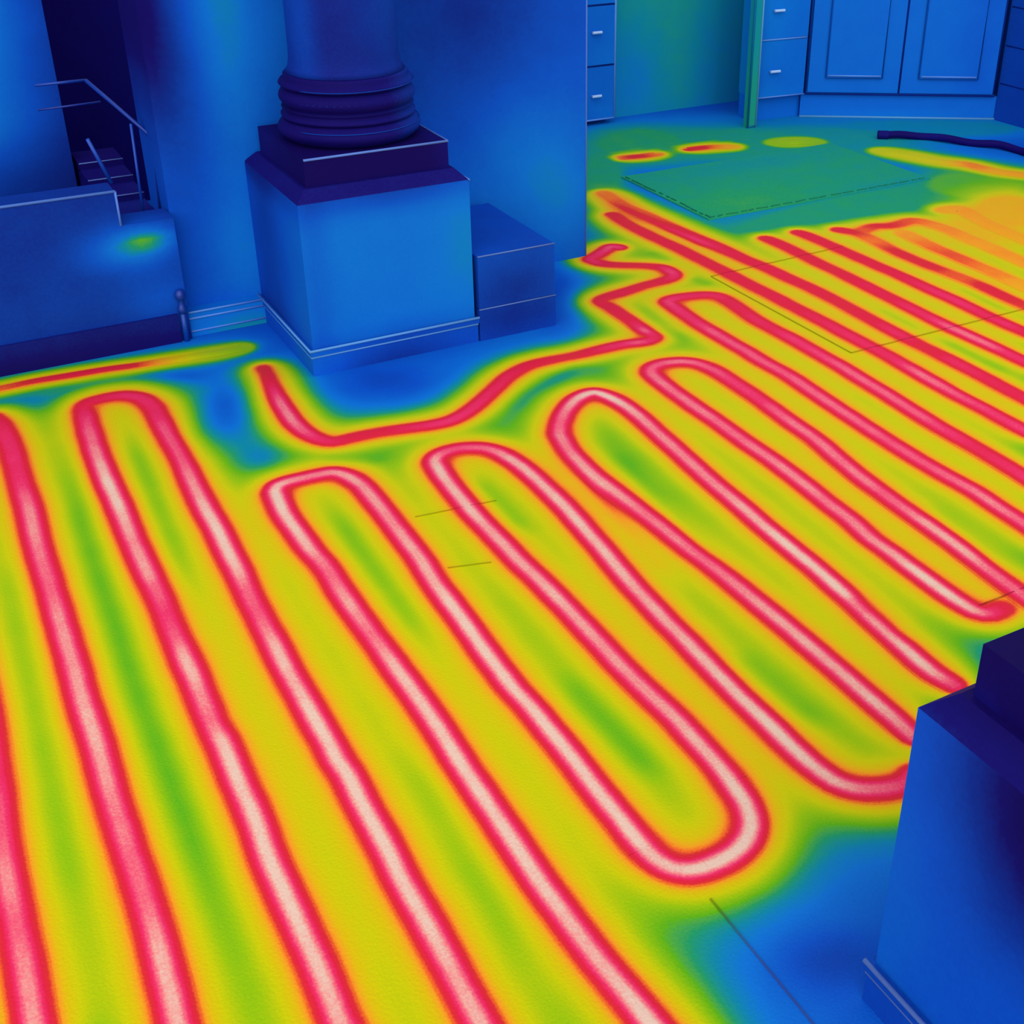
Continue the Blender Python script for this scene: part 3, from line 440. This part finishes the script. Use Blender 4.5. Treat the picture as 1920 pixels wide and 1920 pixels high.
bead(dr, [(4.117, 5.498, .005), (4.168, 5.498, .005)], .006, .36, M_LINE, 'gap')

cc = thing('corner_cabinet', (4.97, 5.28, 0), 'blue two-door corner cabinet with raised panels set at an angle', 'cabinet')
u12 = np.array(F2)-np.array(F1); l12 = np.hypot(*u12); u12 = u12/l12
Pc = lambda u, w=0: tuple(np.array(F1)+u12*u+np.array([u12[1], -u12[0]])*w)
MB().prism([(*Pc(l12, -.02), .13), (*Pc(l12-.02, -.10), .13), (*Pc(.2, -.42), .13), (*Pc(0, -.42), .13), (*Pc(0, -.02), .13)], [(*Pc(l12, -.02), 1.1), (*Pc(l12-.02, -.10), 1.1), (*Pc(.2, -.42), 1.1), (*Pc(0, -.42), 1.1), (*Pc(0, -.02), 1.1)]).build('body', M_WOOD, CABH, cc)
MB().obox(Pc(-.02), Pc(l12+.02), .05, 0, .125, .05, -.015).build('plinth', M_WOOD, (.25, [(4.9, 5.2, 0, .4, 0, .05, .06)]), cc)
bead(cc, [(*Pc(-.02, -.01), .004), (*Pc(l12+.02, -.01), .004)], .006, .36)
for s0, s1 in ((.012, .505), (.515, l12-.012)):
    d = MB().obox(Pc(s0), Pc(s1), .02, .14, 1.08).build('door', M_WOOD, CABH, cc)
    fr = .095
    MB().obox(Pc(s0+fr), Pc(s1-fr), .012, .22, 1.0, .06, .010).build('raised_panel', M_WOOD, CABH, d)
    bead(d, [(*Pc(s0+fr, .010), 1.0), (*Pc(s0+fr, .010), .22), (*Pc(s1-fr, .010), .22), (*Pc(s1-fr, .010), 1.0)], .005, .24, M_LINE, 'panel_groove')
    bead(d, [(*Pc(s0+fr+.01, .014), .232), (*Pc(s1-fr-.01, .014), .232)], .0045, .28)
    bead(cc, [(*Pc(s1+.004, .001), .14), (*Pc(s1+.004, .001), 1.08)], .0045, .1, M_LINE, 'gap')
bead(cc, [(*Pc(.0, .003), .13), (*Pc(.0, .003), 1.1)], .005, .12, M_LINE, 'gap')
bead(cc, [(*Pc(.0, .002), .131), (*Pc(l12, .002), .131)], .005, .1, M_LINE, 'gap')
MB().box(5.42, 5.45, 4.6, 4.99, .0, 1.1, .05).build('side_panel', M_WOOD, (.15, []), cc)
for i in range(4):
    bead(cc, [(5.419, 4.65+.0*i, .2+.2*i), (5.419, 4.98, .2+.2*i)], .003, .1, M_LINE, 'gap')
